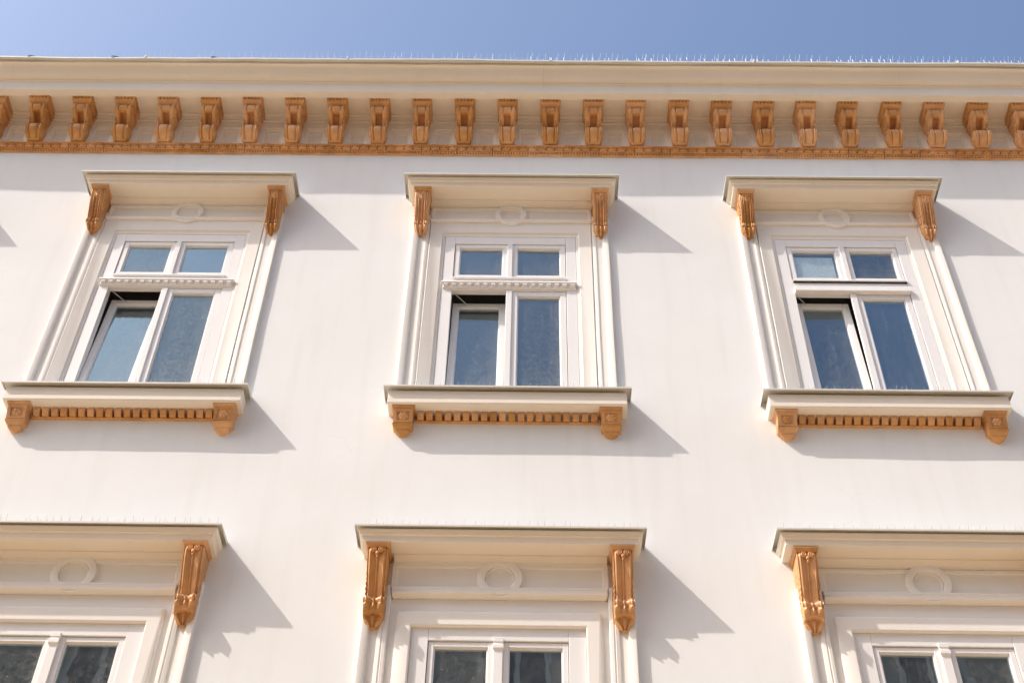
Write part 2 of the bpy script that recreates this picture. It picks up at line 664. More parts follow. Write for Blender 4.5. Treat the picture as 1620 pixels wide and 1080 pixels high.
MB().xprism([(-.520, 12.388), (-.525, 12.392), (-.525, 12.412), (-.515, 12.416), (-.2, 12.47), (0.0, 12.47), (0.0, 12.43), (-.51, 12.400)], X0 - .05, X1 + .05, 120, wob_g).build('gutter_edge', 'zinc', bld, smooth=35)
for k in range(-5, 6):
    MB().box(-.006, .006, -.532, -.30, 12.400, 12.446).build('gutter_seam', 'zinc', bld, (k * 1.9 + .35, 0, 0), smooth=0)
for hx in (-4.55, -3.76, -2.82):
    h = MB()
    h.add([(-.012, -.53, 12.41), (.012, -.53, 12.41), (.012, -.53, 12.43), (-.012, -.53, 12.43), (.02, -.50, 12.455), (.05, -.50, 12.455), (.05, -.49, 12.47), (.02, -.49, 12.47)],
          [(0, 1, 5, 4), (1, 2, 6, 5), (2, 3, 7, 6), (3, 0, 4, 7), (4, 5, 6, 7), (3, 2, 1, 0)])
    h.build('gutter_hook', 'dark', bld, (hx, 0, 0), smooth=0)

# bed mould between frieze and soffit
MB().xprism([(0.02, 12.135), (-.098, 12.135), (-.104, 12.116), (-.100, 12.110), (-.092, 12.108), (-.082, 12.104), (-.078, 12.094), (-.078, 12.086), (-.064, 12.086), (-.062, 12.076), (-.060, 12.066), (-.066, 12.064), (-.066, 12.054), (-.052, 12.052), (0.02, 12.060)], X0, X1, 1).build('bed_moulding', 'cream', bld, smooth=30)

# modillions
MX = [-4.419, -4.016, -3.617, -3.216, -2.818, -2.424, -2.026, -1.632, -1.235, -0.840, -0.441, -0.043, 0.356, 0.755, 1.150, 1.550, 1.947, 2.337, 2.726, 3.113, 3.518, 3.911, 4.312, 4.707]
MX = [MX[0] - .397 * k for k in range(8, 0, -1)] + MX + [MX[-1] + .397 * k for k in range(1, 8)]
MX = [x for x in MX if X0 + .1 < x < X1 - .1]


def mod_relief(s, t):
    a = abs(t)
    r = 0.0
    rail = sstep(.50, .56, a)
    if s < .46:
        r += (.003 + .007 * sstep(.20, .30, s)) * rail
        r -= .060 * sstep(.25, .31, s) * (1 - sstep(.40, .50, s)) * (1 - sstep(.38, .48, a))
        r -= .010 * math.exp(-((s - .155) / .018) ** 2) * rail
        r -= .010 * math.exp(-((s - .33) / .016) ** 2) * rail
        r -= .012 * math.exp(-((a - .53) / .04) ** 2) * (1 - sstep(.22, .26, s))
        r += .006 * (1 - sstep(0, .10, s)) * (rail - .5)
    k = sstep(.46, .56, s) * (1 - sstep(.90, .93, s))
    r += k * (.006 * sstep(.60, .66, a) - .013 * math.exp(-((a - .52) / .055) ** 2) - .008 * math.exp(-((a - .80) / .045) ** 2) + .004 * (1 - a))
    r -= .005 * math.exp(-((s - .915) / .012) ** 2)
    r -= .012 * sstep(.93, 1.0, a)
    return r


mp_ = [(.205, 12.048, .062), (.246, 12.038, .070), (.264, 12.008, .075), (.252, 11.968, .075), (.205, 11.932, .069), (.154, 11.906, .063), (.132, 11.882, .063), (.148, 11.852, .070),
       (.178, 11.816, .075), (.174, 11.772, .074), (.148, 11.735, .070), (.112, 11.712, .064), (.092, 11.700, .060), (.05, 11.698, .055)]
md = carved(MB(), mp_, mod_relief, 56, 26)
for sgn in (-1, 1):                          # volutes and leaf lumps on the cheeks
    xx = sgn * .068
    for (yc, zc, r) in ((-.195, 11.995, .040), (-.115, 11.775, .038)):
        md.lathe([(r, 0), (r, sgn * .008), (r * .82, sgn * .013), (r * .66, sgn * .008), (r * .60, sgn * .004), (r * .46, sgn * .011), (r * .3, sgn * .014), (0.0001, sgn * .012)], (xx, yc, zc), 'x', 14)
    for k in range(7):
        u = k / 6
        md.ball((xx, -.145 - .02 * math.sin(u * 6.28) + .03 * (u - .5), 11.94 - .125 * u), .017 - .004 * abs(u - .5), 7, 4, (.6, 1.0, .8))
    for k in range(4):
        md.ball((xx, -.075 - .012 * k, 11.92 - .028 * k), .014, 6, 4, (.55, 1.3, .7))
mod_me = md.mesh('modillion', 'terra', 50)
cap = MB()
cap.stack([(.094, .292, 12.127), (.094, .292, 12.097), (.076, .272, 12.096), (.076, .272, 12.074), (.092, .290, 12.073), (.090, .284, 12.066), (.082, .266, 12.056), (.076, .252, 12.050), (.076, .250, 12.044), (.066, .20, 12.043)], back=-.03)
cap_me = cap.mesh('cap', 'terra', 30)
tooth = MB()
for k in range(6):
    xx = -.080 + .032 * k
    tooth.box(xx - .0095, xx + .0095, -.2905, -.27, 12.0725, 12.0975)
for sgn in (-1, 1):
    for k in range(6):
        yy = -.255 + .032 * k
        tooth.box(sgn * .074, sgn * .0925, yy - .0095, yy + .0095, 12.0725, 12.0975)
tooth_me = tooth.mesh('tooth_row', 'terra', 0)
for x in MX:
    o = place(mod_me, 'modillion', bld, (x, 0, 0))
    o.scale = (random.uniform(.96, 1.03), random.uniform(.985, 1.015), 1.0)
    place(cap_me, 'cap', o)
    place(tooth_me, 'tooth_row', o)

# frieze with a sunk panel between every pair of modillions
gaps = [((a + b) / 2) for a, b in zip(MX[:-1], MX[1:])]
bx0 = X0
for i, gx in enumerate(gaps):
    w1 = gx + .1985 if i < len(gaps) - 1 else X1
    b0 = bx0
    fr = MB()
    zt, zb = 12.066, 11.6815
    L_ = [(0.088, 11.962, FRY), (.080, 11.956, FRY + .010), (.070, 11.942, FRY + .012), (.066, 11.936, FRY + .022), (.058, 11.905, FRY + .024), (.055, 11.890, FRY + .034)]
    fr.add([(b0, FRY, zb), (w1, FRY, zb), (w1, FRY, zt), (b0, FRY, zt), (gx - .088, FRY, zb), (gx + .088, FRY, zb), (gx + .088, FRY, 11.962), (gx - .088, FRY, 11.962)],
           [(0, 4, 7, 3), (4, 4, 4) if False else (7, 6, 2, 3), (5, 1, 2, 6)])
    vs, fs = [], []
    for (h, z, y) in L_:
        vs += [(gx - h, y, zb), (gx - h, y, z), (gx + h, y, z), (gx + h, y, zb)]
    for k in range(len(L_) - 1):
        for j in range(3):
            fs.append((k * 4 + j, k * 4 + j + 1, k * 4 + 5 + j, k * 4 + 4 + j))
    q = (len(L_) - 1) * 4
    fs.append((q, q + 1, q + 2, q + 3))
    fr.add(vs, fs)
    fr.build('frieze_panel', 'cream', bld, smooth=0)
    bx0 = w1

# egg and dart string course in short cast lengths
BL = .326
blk = MB()
blk.xprism([(y, 11.682 - (11.686 - z) * .82) for y, z in ((0.02, 11.686), (-.070, 11.686), (-.074, 11.683), (-.074, 11.677), (-.040, 11.675), (-.028, 11.638), (-.042, 11.636), (-.042, 11.629), (-.018, 11.627), (-.014, 11.602), (-.020, 11.600), (-.020, 11.594), (0.02, 11.592))], .0015, BL - .0015)
blk_me = blk.mesh('string_course', 'terra', 30)
egg = MB()
egg.lathe([(1.0, -.008), (.98, .018), (.90, .024), (.78, .022), (.70, .002), (.60, -.002), (.54, .014), (.36, .024), (.15, .0285), (.0001, .029)], (0, 0, 0), 'y', 14, sx=.0390, sz=.0172)
egg_me = egg.mesh('egg', 'terra', 60)
for v in egg_me.vertices:                    # lean with the ovolo
    v.co.y += -.25 * v.co.z
bead = MB()
for k in range(13):
    bead.ball((.0125 + k * .0251, -.020, 11.6235), .0122, 8, 5, (.94, 1.15, .92))
bead_me = bead.mesh('bead_row', 'terra', 60)
dart_me = MB().add([(-.006, 0, .018), (.006, 0, .018), (0, -.014, .018), (0, -.004, -.018)], [(0, 1, 2), (0, 2, 3), (1, 3, 2), (0, 3, 1)]).mesh('dart', 'terra', 0)
nb = int((X1 - X0) / BL)
for i in range(nb + 1):
    x = X0 - .05 + i * BL
    o = place(blk_me, 'string_course', bld, (x, random.uniform(-.002, .001), random.uniform(-.002, .002)))
    for k in range(4):
        place(egg_me, 'egg', o, (.0408 + k * .0815, -.036, 11.6575))
        place(dart_me, 'dart', o, (k * .0815 + .0015, -.033, 11.6575))
    b = place(bead_me, 'bead_row', o)
    b['kind'] = 'stuff'


# ---------------------------------------------------------------- window surrounds, hoods, sills
def ring(z, r0, r1, y):
    k = r1 - r0
    return MB().lathe([(r0, -.004), (r0, .008), (r0 + .03 * k, .011), (r0 + .14 * k, .011), (r0 + .17 * k, .003), (r0 + .19 * k, .021), (r0 + .26 * k, .025), (r0 + .6 * k, .026), (r0 + .93 * k, .025), (r1, .020), (r1, -.004)], (0, y, z), 'y', 48, closed=True)


def rough(x, y, z):
    return (0.0022 * noise.noise(Vector((x * 2, y, z * 2.2))), 0.0020 * noise.noise(Vector((x * 3, 5 + y, z * 3.0))))


def surround_upper():
    root = MB().arch([(0, 0, .05), (0, 0, -.002), (.004, .004, -.004), (.020, .034, -.005), (.024, .040, -.015), (.028, .044, -.018), (.118, .160, -.018), (.128, .170, -.022), (.1335, .1745, -.018), (.1335, .1745, .05)], .555, 8.49, 10.425).build('window_surround', 'trim', bevel=.002)
    for s in (-1, 1):
        o = MB()
        pr = [(.832, .03), (.832, -.030), (.829, -.033), (.789, -.033), (.785, -.030), (.780, -.013), (.728, -.013), (.724, -.020), (.700, -.020), (.695, -.016), (.691, -.010), (.691, .03)]
        o.zprism([(s * a, b) for a, b in pr], 8.49, 10.70, 24, rough)
        o.build('pilaster_strip', 'trim', root, smooth=40)
    f = MB()
    f.stack([(.695, .040, 10.624), (.695, .044, 10.620), (.693, .044, 10.606), (.688, .026, 10.598)], back=.04)
    f.build('frieze_band', 'trim', root)
    p = MB()
    p.box(-.70, .70, -.012, .03, 10.6185, 10.88)
    p.build('frieze_field', 'trim', root, smooth=0)
    p = MB()
    p.arch([(0, 0, -.010), (0, 0, -.018), (.004, .004, -.024), (.024, .03, -.026), (.029, .036, -.022), (.029, .036, -.010)], .664, 10.6185, 10.765)
    p.build('frieze_border', 'trim', root, bevel=.004)
    ring(10.70, .085, .135, -.012).build('ring_ornament', 'trim', root)
    return root


def surround_lower():
    root = MB().arch([(0, 0, .06), (0, 0, -.016), (.008, .008, -.023), (.088, .098, -.023), (.098, .108, -.018), (.101, .111, .004), (.1485, .218, .006), (.1485, .218, .06)], .555, 4.42, 6.475).build('window_surround', 'trim', bevel=.003)
    for s in (-1, 1):
        o = MB()
        pr = [(.872, .03), (.872, -.035), (.868, -.040), (.828, -.040), (.823, -.036), (.820, -.013), (.767, -.013), (.762, -.024), (.742, -.028), (.738, -.022), (.732, -.022), (.728, -.028), (.710, -.026), (.704, -.016), (.704, .03)]
        o.zprism([(s * a, b) for a, b in pr], 4.42, 6.78, 24, rough)
        o.build('pilaster_strip', 'trim', root, smooth=40)
    f = MB()
    f.stack([(.700, .036, 6.764), (.700, .043, 6.758), (.700, .043, 6.748), (.697, .0395, 6.745), (.697, .039, 6.726), (.699, .045, 6.722), (.699, .046, 6.710), (.695, .020, 6.700), (.690, .012, 6.694)], back=.04)
    f.build('frieze_band', 'trim', root, smooth=25)
    MB().box(-.715, .715, -.012, .03, 6.7685, 7.0).build('frieze_field', 'trim', root, smooth=0)
    p = MB()
    p.arch([(0, 0, -.010), (0, 0, -.018), (.004, .004, -.025), (.036, .024, -.028), (.041, .030, -.024), (.041, .030, -.010)], .671, 6.7685, 6.925)
    p.build('frieze_border', 'trim', root, bevel=.004)
    ring(6.842, .086, .150, -.012).build('ring_ornament', 'trim', root)
    return root


def hood(zs_, w0, k):
    """zs_ = soffit height"""
    z = zs_
    r = [(w0 + .250, .250, z + .088), (w0 + .250, .250, z + .080), (w0 + .247, .247, z + .072), (w0 + .240, .240, z + .064), (w0 + .236, .236, z + .056), (w0 + .236, .236, z + .050), (w0 + .222, .222, z + .047), (w0 + .218, .218, z + .040), (w0 + .218, .218, z + .002), (w0 + .214, .214, z), (w0 + .065, .065, z),
         (w0 + .065, .065, z - .012), (w0 + .058, .058, z - .016), (w0 + .050, .050, z - .026), (w0 + .038, .040, z - .036), (w0 + .034, .034, z - .044), (w0 + .034, .034, z - .052), (w0 + .030, .018, z - .056)]
    r = [(w0 + p * k if p > .1 else .70 + p * .1, p * k if p > .1 else p, c) for a, p, c in r]
    o = MB().stack(r, back=.02).build('window_hood', 'cream', smooth=30, bevel=.0015)
    f = MB()
    wf, pf = w0 + .280 * k, .280 * k
    # folded sheet: sloping top, drip edge in front and on both ends
    zt, zb = z + .104, z + .091
    top = [(-wf, .0, zt + .030), (wf, .0, zt + .030), (wf, -pf, zt), (-wf, -pf, zt)]
    t = .0035
    f.add(top, [(0, 1, 2, 3)])
    f.add([(-wf, -pf, zt), (wf, -pf, zt), (wf, -pf, zb), (-wf, -pf, zb), (-wf, -pf + t, zb), (wf, -pf + t, zb), (wf, -pf + t, zt - .004), (-wf, -pf + t, zt - .004)], [(0, 1, 2, 3), (3, 2, 5, 4), (4, 5, 6, 7)])
    for s in (-1, 1):
        f.add([(s * wf, -pf, zt), (s * wf, 0, zt + .030), (s * wf, 0, zb + .012), (s * wf, -pf, zb), (s * (wf - t), -pf, zb), (s * (wf - t), 0, zb + .012), (s * (wf - t), 0, zt + .026), (s * (wf - t), -pf, zt - .004)], [(0, 1, 2, 3), (3, 2, 5, 4), (4, 5, 6, 7)])
    f.add([(-wf + t, -.0, zt + .026), (wf - t, -.0, zt + .026), (wf - t, -pf + t, zt - .004), (-wf + t, -pf + t, zt - .004)], [(0, 1, 2, 3)])
    f.build('flashing', 'zinc', o, smooth=0)
    return o


def sill(z, w0):
    """z = underside of the sill body"""
    r = [(w0 + .145, .145, z + .128), (w0 + .146, .146, z + .008), (w0 + .140, .140, z), (w0 + .02, .02, z)]
    o = MB().stack(r, back=.02).build('window_sill', 'cream', smooth=30, bevel=.004)
    f = MB()
    wf, pf, t = w0 + .182, .182, .0035
    zt, zb = z + .153, z + .139
    f.add([(-wf, .02, zt + .035), (wf, .02, zt + .035), (wf, -pf, zt), (-wf, -pf, zt)], [(0, 1, 2, 3)])
    f.add([(-wf + t, .02, zt + .031), (wf - t, .02, zt + .031), (wf - t, -pf + t, zt - .004), (-wf + t, -pf + t, zt - .004)], [(0, 1, 2, 3)])
    f.add([(-wf, -pf, zt), (wf, -pf, zt), (wf, -pf, zb), (-wf, -pf, zb), (-wf, -pf + t, zb), (wf, -pf + t, zb), (wf, -pf + t, zt - .004), (-wf, -pf + t, zt - .004)], [(0, 1, 2, 3), (3, 2, 5, 4), (4, 5, 6, 7)])
    for s in (-1, 1):
        f.add([(s * wf, -pf, zt), (s * wf, 0, zt + .033), (s * wf, 0, zb + .006), (s * wf, -pf, zb), (s * (wf - t), -pf, zb), (s * (wf - t), 0, zb + .006), (s * (wf - t), 0, zt + .028), (s * (wf - t), -pf, zt - .004)], [(0, 1, 2, 3), (3, 2, 5, 4), (4, 5, 6, 7)])
    f.build('flashing', 'zinc', o, smooth=0)
    b = MB()
    b.xprism([(.02, z - .001), (-.002, z - .001), (-.002, z - .057), (-.024, z - .060), (-.024, z - .066), (-.016, z - .069), (.02, z - .069)], -.675, .675)
    b.build('dentil_band', 'terra', o, smooth=25)
    d = MB().xprism([(-.0015, z - .002), (-.064, z - .002), (-.066, z - .006), (-.066, z - .028), (-.042, z - .0585), (-.0015, z - .0585)], -.0235, .0235)
    dm = d.mesh('dentil', 'terra', 0)
    n = 20
    for k in range(n):
        x = -.6365 + 1.273 * k / (n - 1)
        place(dm, 'dentil', o, (x + random.uniform(-.0015, .0015), 0, 0), .002)
    return o


def sill_bracket(z):
    r = [(.084, .128, z - .001), (.084, .128, z - .014), (.078, .120, z - .018), (.076, .116, z - .028), (.070, .108, z - .034), (.070, .074, z - .142), (.075, .080, z - .146), (.075, .078, z - .154), (.068, .064, z - .170), (.052, .050, z - .180), (.048, .046, z - .184), (.048, .046, z - .200), (.042, .040, z - .206), (.022, .026, z - .222), (.004, .016, z - .230)]
    b = MB()
    b.stack(r, back=.01)
    sq = lambda vv: [(x, y, z - (z - zz) * .92) for x, y, zz in vv]
    b.v = sq(b.v)
    o = b.build('sill_bracket', 'terra', smooth=30)
    # raised border of the sunk panel
    p = MB()
    y0, y1 = -.117, -.100
    for s in (-1, 1):
        p.box(s * .046, s * .0695, y0, y1, z - .141, z - .035)
    p.box(-.0455, .0455, y0, y1, z - .050, z - .035)
    p.box(-.0455, .0455, y0, y1, z - .141, z - .127)
    p.v = [(x, y + (z - .034 - zz) * .315, zz) for x, y, zz in p.v]
    p.v = sq(p.v)
    p.build('panel_border', 'terra', o, smooth=0)
    # six-petalled flower
    f = MB()
    vs, fs = [], []
    nr, na = 8, 42
    for i in range(nr + 1):
        u = i / nr
        for j in range(na):
            a = 2 * math.pi * j / na
            lobe = .5 + .5 * math.cos(6 * a)
            R = .039 * (1 - .16 * (1 - lobe)) * u
            h = .017 * (1 - u * u) ** .5 if u < 1 else 0
            h = .013 * (math.sin(math.pi * min(1, u * .9 + .1)) ** .7) * (.6 + .4 * lobe) + .008 * math.exp(-(u / .2) ** 2)
            if i == nr:
                h = 0
            vs.append((R * math.cos(a), -.1035 - h, z - .088 + R * math.sin(a)))
    for i in range(nr):
        for j in range(na):
            fs.append((i * na + j, i * na + (j + 1) % na, (i + 1) * na + (j + 1) % na, (i + 1) * na + j))
    f.add([(x, y + (z - .034 - zz) * .315 - .004, zz) for x, y, zz in vs], fs)
    f.v = sq(f.v)
    f.build('rosette', 'terra', o, smooth=60)
    return o


def hood_bracket_upper(z):
    """z = soffit; fluted console with a bead string and a leaf curling at the foot"""
    def rel(s, t):
        a = abs(t)
        r = 0.0
        body = 1 - sstep(.66, .70, s)
        tr = 1 - sstep(.34, .40, a)
        r += body * (-.022 * tr * sstep(.14, .19, s) - .011 * math.exp(-((a - .60) / .05) ** 2) - .009 * math.exp(-((a - .82) / .04) ** 2))
        if .24 < s < .66 and a < .24:
            r += .017 * (1 - (a / .24) ** 2) * abs(math.sin((s - .24) / .42 * math.pi * 9)) ** .6
        if .13 < s < .26:
            r += .014 * math.exp(-(a / .22) ** 2) * math.sin((s - .13) / .13 * math.pi)
        lf = sstep(.66, .72, s)
        if lf > 0:
            u = (s - .68) / .32
            r += lf * (.011 * math.cos(t * 9.5) * (1 - .5 * u) - .014 * sstep(.45, .5, u) * math.exp(-((a - .62) / .10) ** 2) - .010 * math.exp(-((u - .46) / .05) ** 2) * sstep(.25, .4, a))
            r += .012 * math.exp(-(a / .3) ** 2) * math.exp(-((u - .72) / .2) ** 2)
        r -= .008 * sstep(.92, 1.0, a)
        return r
    pr = [(.182, z - .038, .060), (.186, z - .070, .061), (.176, z - .125, .060), (.156, z - .19, .058), (.132, z - .25, .057), (.110, z - .30, .057), (.096, z - .328, .058), (.102, z - .350, .060), (.102, z - .368, .060), (.090, z - .392, .058), (.074, z - .418, .050), (.060, z - .438, .038), (.046, z - .454, .022), (.02, z - .466, .010)]
    b = carved(MB(), pr, rel, 84, 36)
    for s in (-1, 1):                        # scroll on the cheeks
        for k in range(8):
            u = k / 7
            b.ball((s * .058, -.145 + .085 * u, z - .075 - .26 * u), .020 - .008 * u, 7, 4, (.55, 1.1, 1.0))
        b.lathe([(.034, 0), (.034, s * .007), (.026, s * .011), (.02, s * .005), (.014, s * .009), (.0001, s * .010)], (s * .058, -.125, z - .085), 'x', 14)
    for s in (-1, 1):                        # little volutes under the cap
        b.lathe([(.016, 0), (.0155, .008), (.0115, .011), (.008, .006), (.004, .010), (.0001, .011)], (s * .020, -.181, z - .066), 'y', 12)
    b.ball((0, -.184, z - .092), .012, 8, 5, (1, .8, 1.3))
    o = b.build('hood_bracket', 'terra', smooth=50)
    c = MB()
    c.stack([(.074, .206, z - .0005), (.074, .206, z - .020), (.070, .200, z - .026), (.064, .192, z - .034), (.062, .188, z - .040)], back=.01)
    c.build('cap', 'terra', o, smooth=25)
    return o


def hood_bracket_lower(z):
    """longer console: plain flutes, fine bead string, split leaf and a scallop shell at the foot"""
    def rel(s, t):
        a = abs(t)
        r = 0.0
        body = 1 - sstep(.60, .64, s)
        r += body * (-.016 * (1 - sstep(.0, .62, a)) + .006 * math.exp(-((a - .70) / .06) ** 2) - .008 * math.exp(-((a - .88) / .04) ** 2))
        if .12 < s < .62 and a < .13:
            r += .011 * (1 - (a / .13) ** 2) * (.35 + .65 * abs(math.sin((s - .12) / .5 * math.pi * 22)) ** .6)
        if s > .60:
            v = (s - .60) / .17             # the two curled lobes
            if v < 1.15:
                r += (.018 * math.exp(-((a - .72) / .24) ** 2) * math.exp(-((v - .18) / .22) ** 2) + .010 * math.exp(-(a / .13) ** 2) * math.exp(-((v - .25) / .2) ** 2)
                      - .010 * math.exp(-((a - .30) / .13) ** 2) * math.exp(-((v - .2) / .3) ** 2)) * sstep(.0, .12, v + .08)
            u = (s - .745) / .255           # shell
            edge = .745 - .05 * math.cos(min(1, a) * math.pi * .5) + .02
            r -= .028 * sstep(edge - .012, edge + .012, s)
            if u > 0:
                ang = math.atan2(t * .9, 1.12 - u)
                r += .0085 * math.cos(ang * 10) * (1 - sstep(.70, .86, u)) * (1 - a ** 6) + .012 * math.sin(min(1, u) * math.pi) * (1 - a * a * .6)
            r += .012 * sstep(.93, .96, s) * (1 - sstep(.55, .7, a))
        r -= .008 * sstep(.94, 1.0, a)
        return r
    pr = [(.172, z - .030, .064), (.182, z - .056, .066), (.174, z - .105, .066), (.150, z - .18, .064), (.122, z - .25, .062), (.098, z - .31, .061), (.086, z - .344, .062), (.094, z - .362, .066), (.120, z - .380, .069), (.124, z - .402, .069),
          (.110, z - .430, .067), (.100, z - .462, .066), (.088, z - .496, .065), (.074, z - .528, .057), (.060, z - .554, .045), (.050, z - .572, .034), (.02, z - .578, .026)]
    b = carved(MB(), pr, rel, 110, 44)
    for s in (-1, 1):
        for k in range(11):
            u = k / 10
            b.ball((s * .061, -.155 + .085 * u, z - .07 - .33 * u), .013 + .003 * math.sin(k * 2.1), 7, 4, (.4, 1.0, 1.0))
        for k in range(6):
            u = k / 5
            b.ball((s * .060, -.095 + .055 * u, z - .10 - .24 * u), .020 - .006 * u, 7, 4, (.5, 1.2, 1.1))
        b.lathe([(.020, 0), (.0195, .009), (.0145, .013), (.010, .006), (.005, .011), (.0001, .012)], (s * .023, -.183, z - .058), 'y', 14)
    b.ball((0, -.186, z - .084), .014, 8, 5, (1, .7, 1.3))
    b.ball((0, -.182, z - .108), .008, 8, 5, (1, .8, 1.2))
    o = b.build('hood_bracket', 'terra', smooth=50)
    c = MB()
    c.stack([(.080, .200, z - .0005), (.080, .200, z - .012), (.076, .196, z - .018), (.072, .190, z - .026), (.070, .186, z - .032)], back=.01)
    c.build('cap', 'terra', o, smooth=25)
    return o


# ---------------------------------------------------------------- joinery
def sash(name, x0, x1, z0, z1, wd, y0, parent, tilt=0.0, brk=0.035):
    """one glazed leaf with its pane; tilt swings the head inwards about the foot"""
    g_ = .0008
    b = MB()
    d = .048
    b.box(x0, x0 + wd, y0, y0 + d, 0, z1 - z0)
    b.box(x1 - wd, x1, y0, y0 + d, 0, z1 - z0)
    b.box(x0 + wd + g_, x1 - wd - g_, y0 + .0005, y0 + d, 0, wd)
    b.box(x0 + wd + g_, x1 - wd - g_, y0 + .0005, y0 + d, z1 - z0 - wd, z1 - z0)
    # glazing bead
    q = wd - .001
    b.box(x0 + q, x0 + wd + .009, y0 + .012, y0 + d - .004, q, z1 - z0 - q)
    b.box(x1 - wd - .009, x1 - q, y0 + .012, y0 + d - .004, q, z1 - z0 - q)
    b.box(x0 + wd + .0095, x1 - wd - .0095, y0 + .0125, y0 + d - .004, q, wd + .009)
    b.box(x0 + wd + .0095, x1 - wd - .0095, y0 + .0125, y0 + d - .004, z1 - z0 - wd - .009, z1 - z0 - q)
    o = b.build(name, 'white', parent, (0, 0, z0), smooth=30, bevel=.002)
    p = MB().box(x0 + wd + .004, x1 - wd - .004, y0 + .022, y0 + .028, wd + .004, z1 - z0 - wd - .004).build('pane', 'glass', parent, (0, 0, z0), smooth=0)
    for k in (o, p):
        k.rotation_euler = (-tilt, 0, 0)
    p.rotation_euler = (-tilt + random.uniform(-.006, .006), 0, random.uniform(-.006, .006))
    return o


def window_upper(fancy, tilt):
    b = MB()
    for s in (-1, 1):
        b.box(min(s * .553, s * .468), max(s * .553, s * .468), .012, .080, 8.47, 10.4235)
    b.box(-.467, .467, .0125, .062, 10.335, 10.4235)
    b.box(-.467, .467, .0125, .062, 9.735, 9.885)
    b.box(-.467, .467, .0125, .062, 8.47, 8.53)
    o = b.build('window', 'white', smooth=30, bevel=.002)
    sash('sash', -.463, -.018, 9.898, 10.328, .040, .020, o)
    sash('sash', .018, .463, 9.898, 10.328, .040, .020, o)
    MB().box(-.021, .021, .004, .030, 9.886, 10.333).build('mullion', 'white', o, bevel=.003)
    MB().xprism([(.02, 9.897), (-.004, 9.889), (-.006, 9.884), (-.006, 9.878), (.02, 9.878)], -.466, .466).build('drip_rail', 'white', o, smooth=0)
    if fancy:
        MB().stack([(.545, .010, 9.822), (.556, .022, 9.815), (.556, .026, 9.800), (.550, .020, 9.795), (.545, .004, 9.790), (.545, .004, 9.755), (.540, -.004, 9.748)], back=.03).build('transom_ledge', 'white', o, smooth=25)
        dm = MB().xprism([(-.0035, 9.7945), (-.020, 9.7945), (-.021, 9.775), (-.014, 9.764), (-.0035, 9.760)], -.0165, .0165).mesh('dentil', 'white', 0)
        for k in range(17):
            place(dm, 'dentil', o, (-.518 + 1.036 * k / 16, 0, 0), .0015)
    else:
        MB().stack([(.466, .000, 9.795), (.466, .016, 9.787), (.466, .018, 9.742), (.466, .008, 9.737)], back=.03).build('transom_ledge', 'white', o, smooth=25)
        MB().box(-.465, .465, .0045, .02, 9.862, 9.8765).build('gap_shade_strip', 'gap_shade', o, smooth=0)  # dark strip standing in for the shaded gap over the plain transom
    sash('sash', .020, .463, 8.535, 9.729, .048, .020, o)
    MB().box(-.024, .024, .006, .030, 8.535, 9.728).build('mullion', 'white', o, bevel=.003)
    l = sash('sash', -.463, -.026, 8.535, 9.722, .048, .034, o, tilt)
    l['label'] = 'casement tilted inwards at the top'
    # dark head of the opening with the stay arm
    st = MB()
    st.wire((-.44, .045, 9.72), (-.33, .15, 9.69), .005)
    st.build('stay_arm', 'steel', o)
    rm = MB()
    rm.add([(-.9, .081, 8.2), (.9, .081, 8.2), (.9, 3.0, 8.2), (-.9, 3.0, 8.2), (-.9, .081, 10.9), (.9, .081, 10.9), (.9, 3.0, 10.9), (-.9, 3.0, 10.9)], [(0, 1, 2, 3), (4, 5, 6, 7), (0, 3, 7, 4), (1, 2, 6, 5), (2, 3, 7, 6)])
    rm.build('room', 'room', o, smooth=0)
    return o


def window_lower():
    b = MB()
    for s in (-1, 1):
        b.box(min(s * .553, s * .445), max(s * .553, s * .445), .004, .12, 4.45, 6.473)
    b.box(-.444, .444, .0045, .12, 6.384, 6.473)
    b.box(-.444, .444, .0045, .12, 5.62, 5.76)
    b.box(-.444, .444, .0045, .12, 4.45, 4.52)
    o = b.build('window', 'white', smooth=30, bevel=.002)
    sash('sash', -.441, -.030, 5.765, 6.378, .034, .016, o)
    sash('sash', .030, .441, 5.765, 6.378, .034, .016, o)
    MB().box(-.030, .030, -.002, .030, 5.762, 6.380).build('mullion', 'white', o, bevel=.003)
    c = MB()
    c.stack([(.033, .010, 6.398), (.033, .010, 6.370), (.029, .006, 6.364), (.029, .006, 6.352), (.034, .014, 6.346), (.034, .014, 6.322), (.030, .008, 6.312), (.026, .000, 6.306)], back=.02)
    c.build('mullion_capital', 'white', o, smooth=25, bevel=.0015)
    sash('sash', -.441, -.022, 4.525, 5.615, .045, .016, o)
    sash('sash', .022, .441, 4.525, 5.615, .045, .016, o)
    MB().box(-.022, .022, -.002, .030, 4.525, 5.614).build('mullion', 'white', o, bevel=.003)
    MB().stack([(.548, .016, 5.71), (.548, .026, 5.70), (.548, .026, 5.67), (.542, .004, 5.65)], back=.03).build('transom_ledge', 'white', o, smooth=25)
    rm = MB()
    rm.add([(-.9, .081, 4.1), (.9, .081, 4.1), (.9, 3.0, 4.1), (-.9, 3.0, 4.1), (-.9, .081, 6.9), (.9, .081, 6.9), (.9, 3.0, 6.9), (-.9, 3.0, 6.9)], [(0, 1, 2, 3), (4, 5, 6, 7), (0, 3, 7, 4), (1, 2, 6, 5), (2, 3, 7, 6)])
    rm.build('room', 'room', o, smooth=0)
    return o


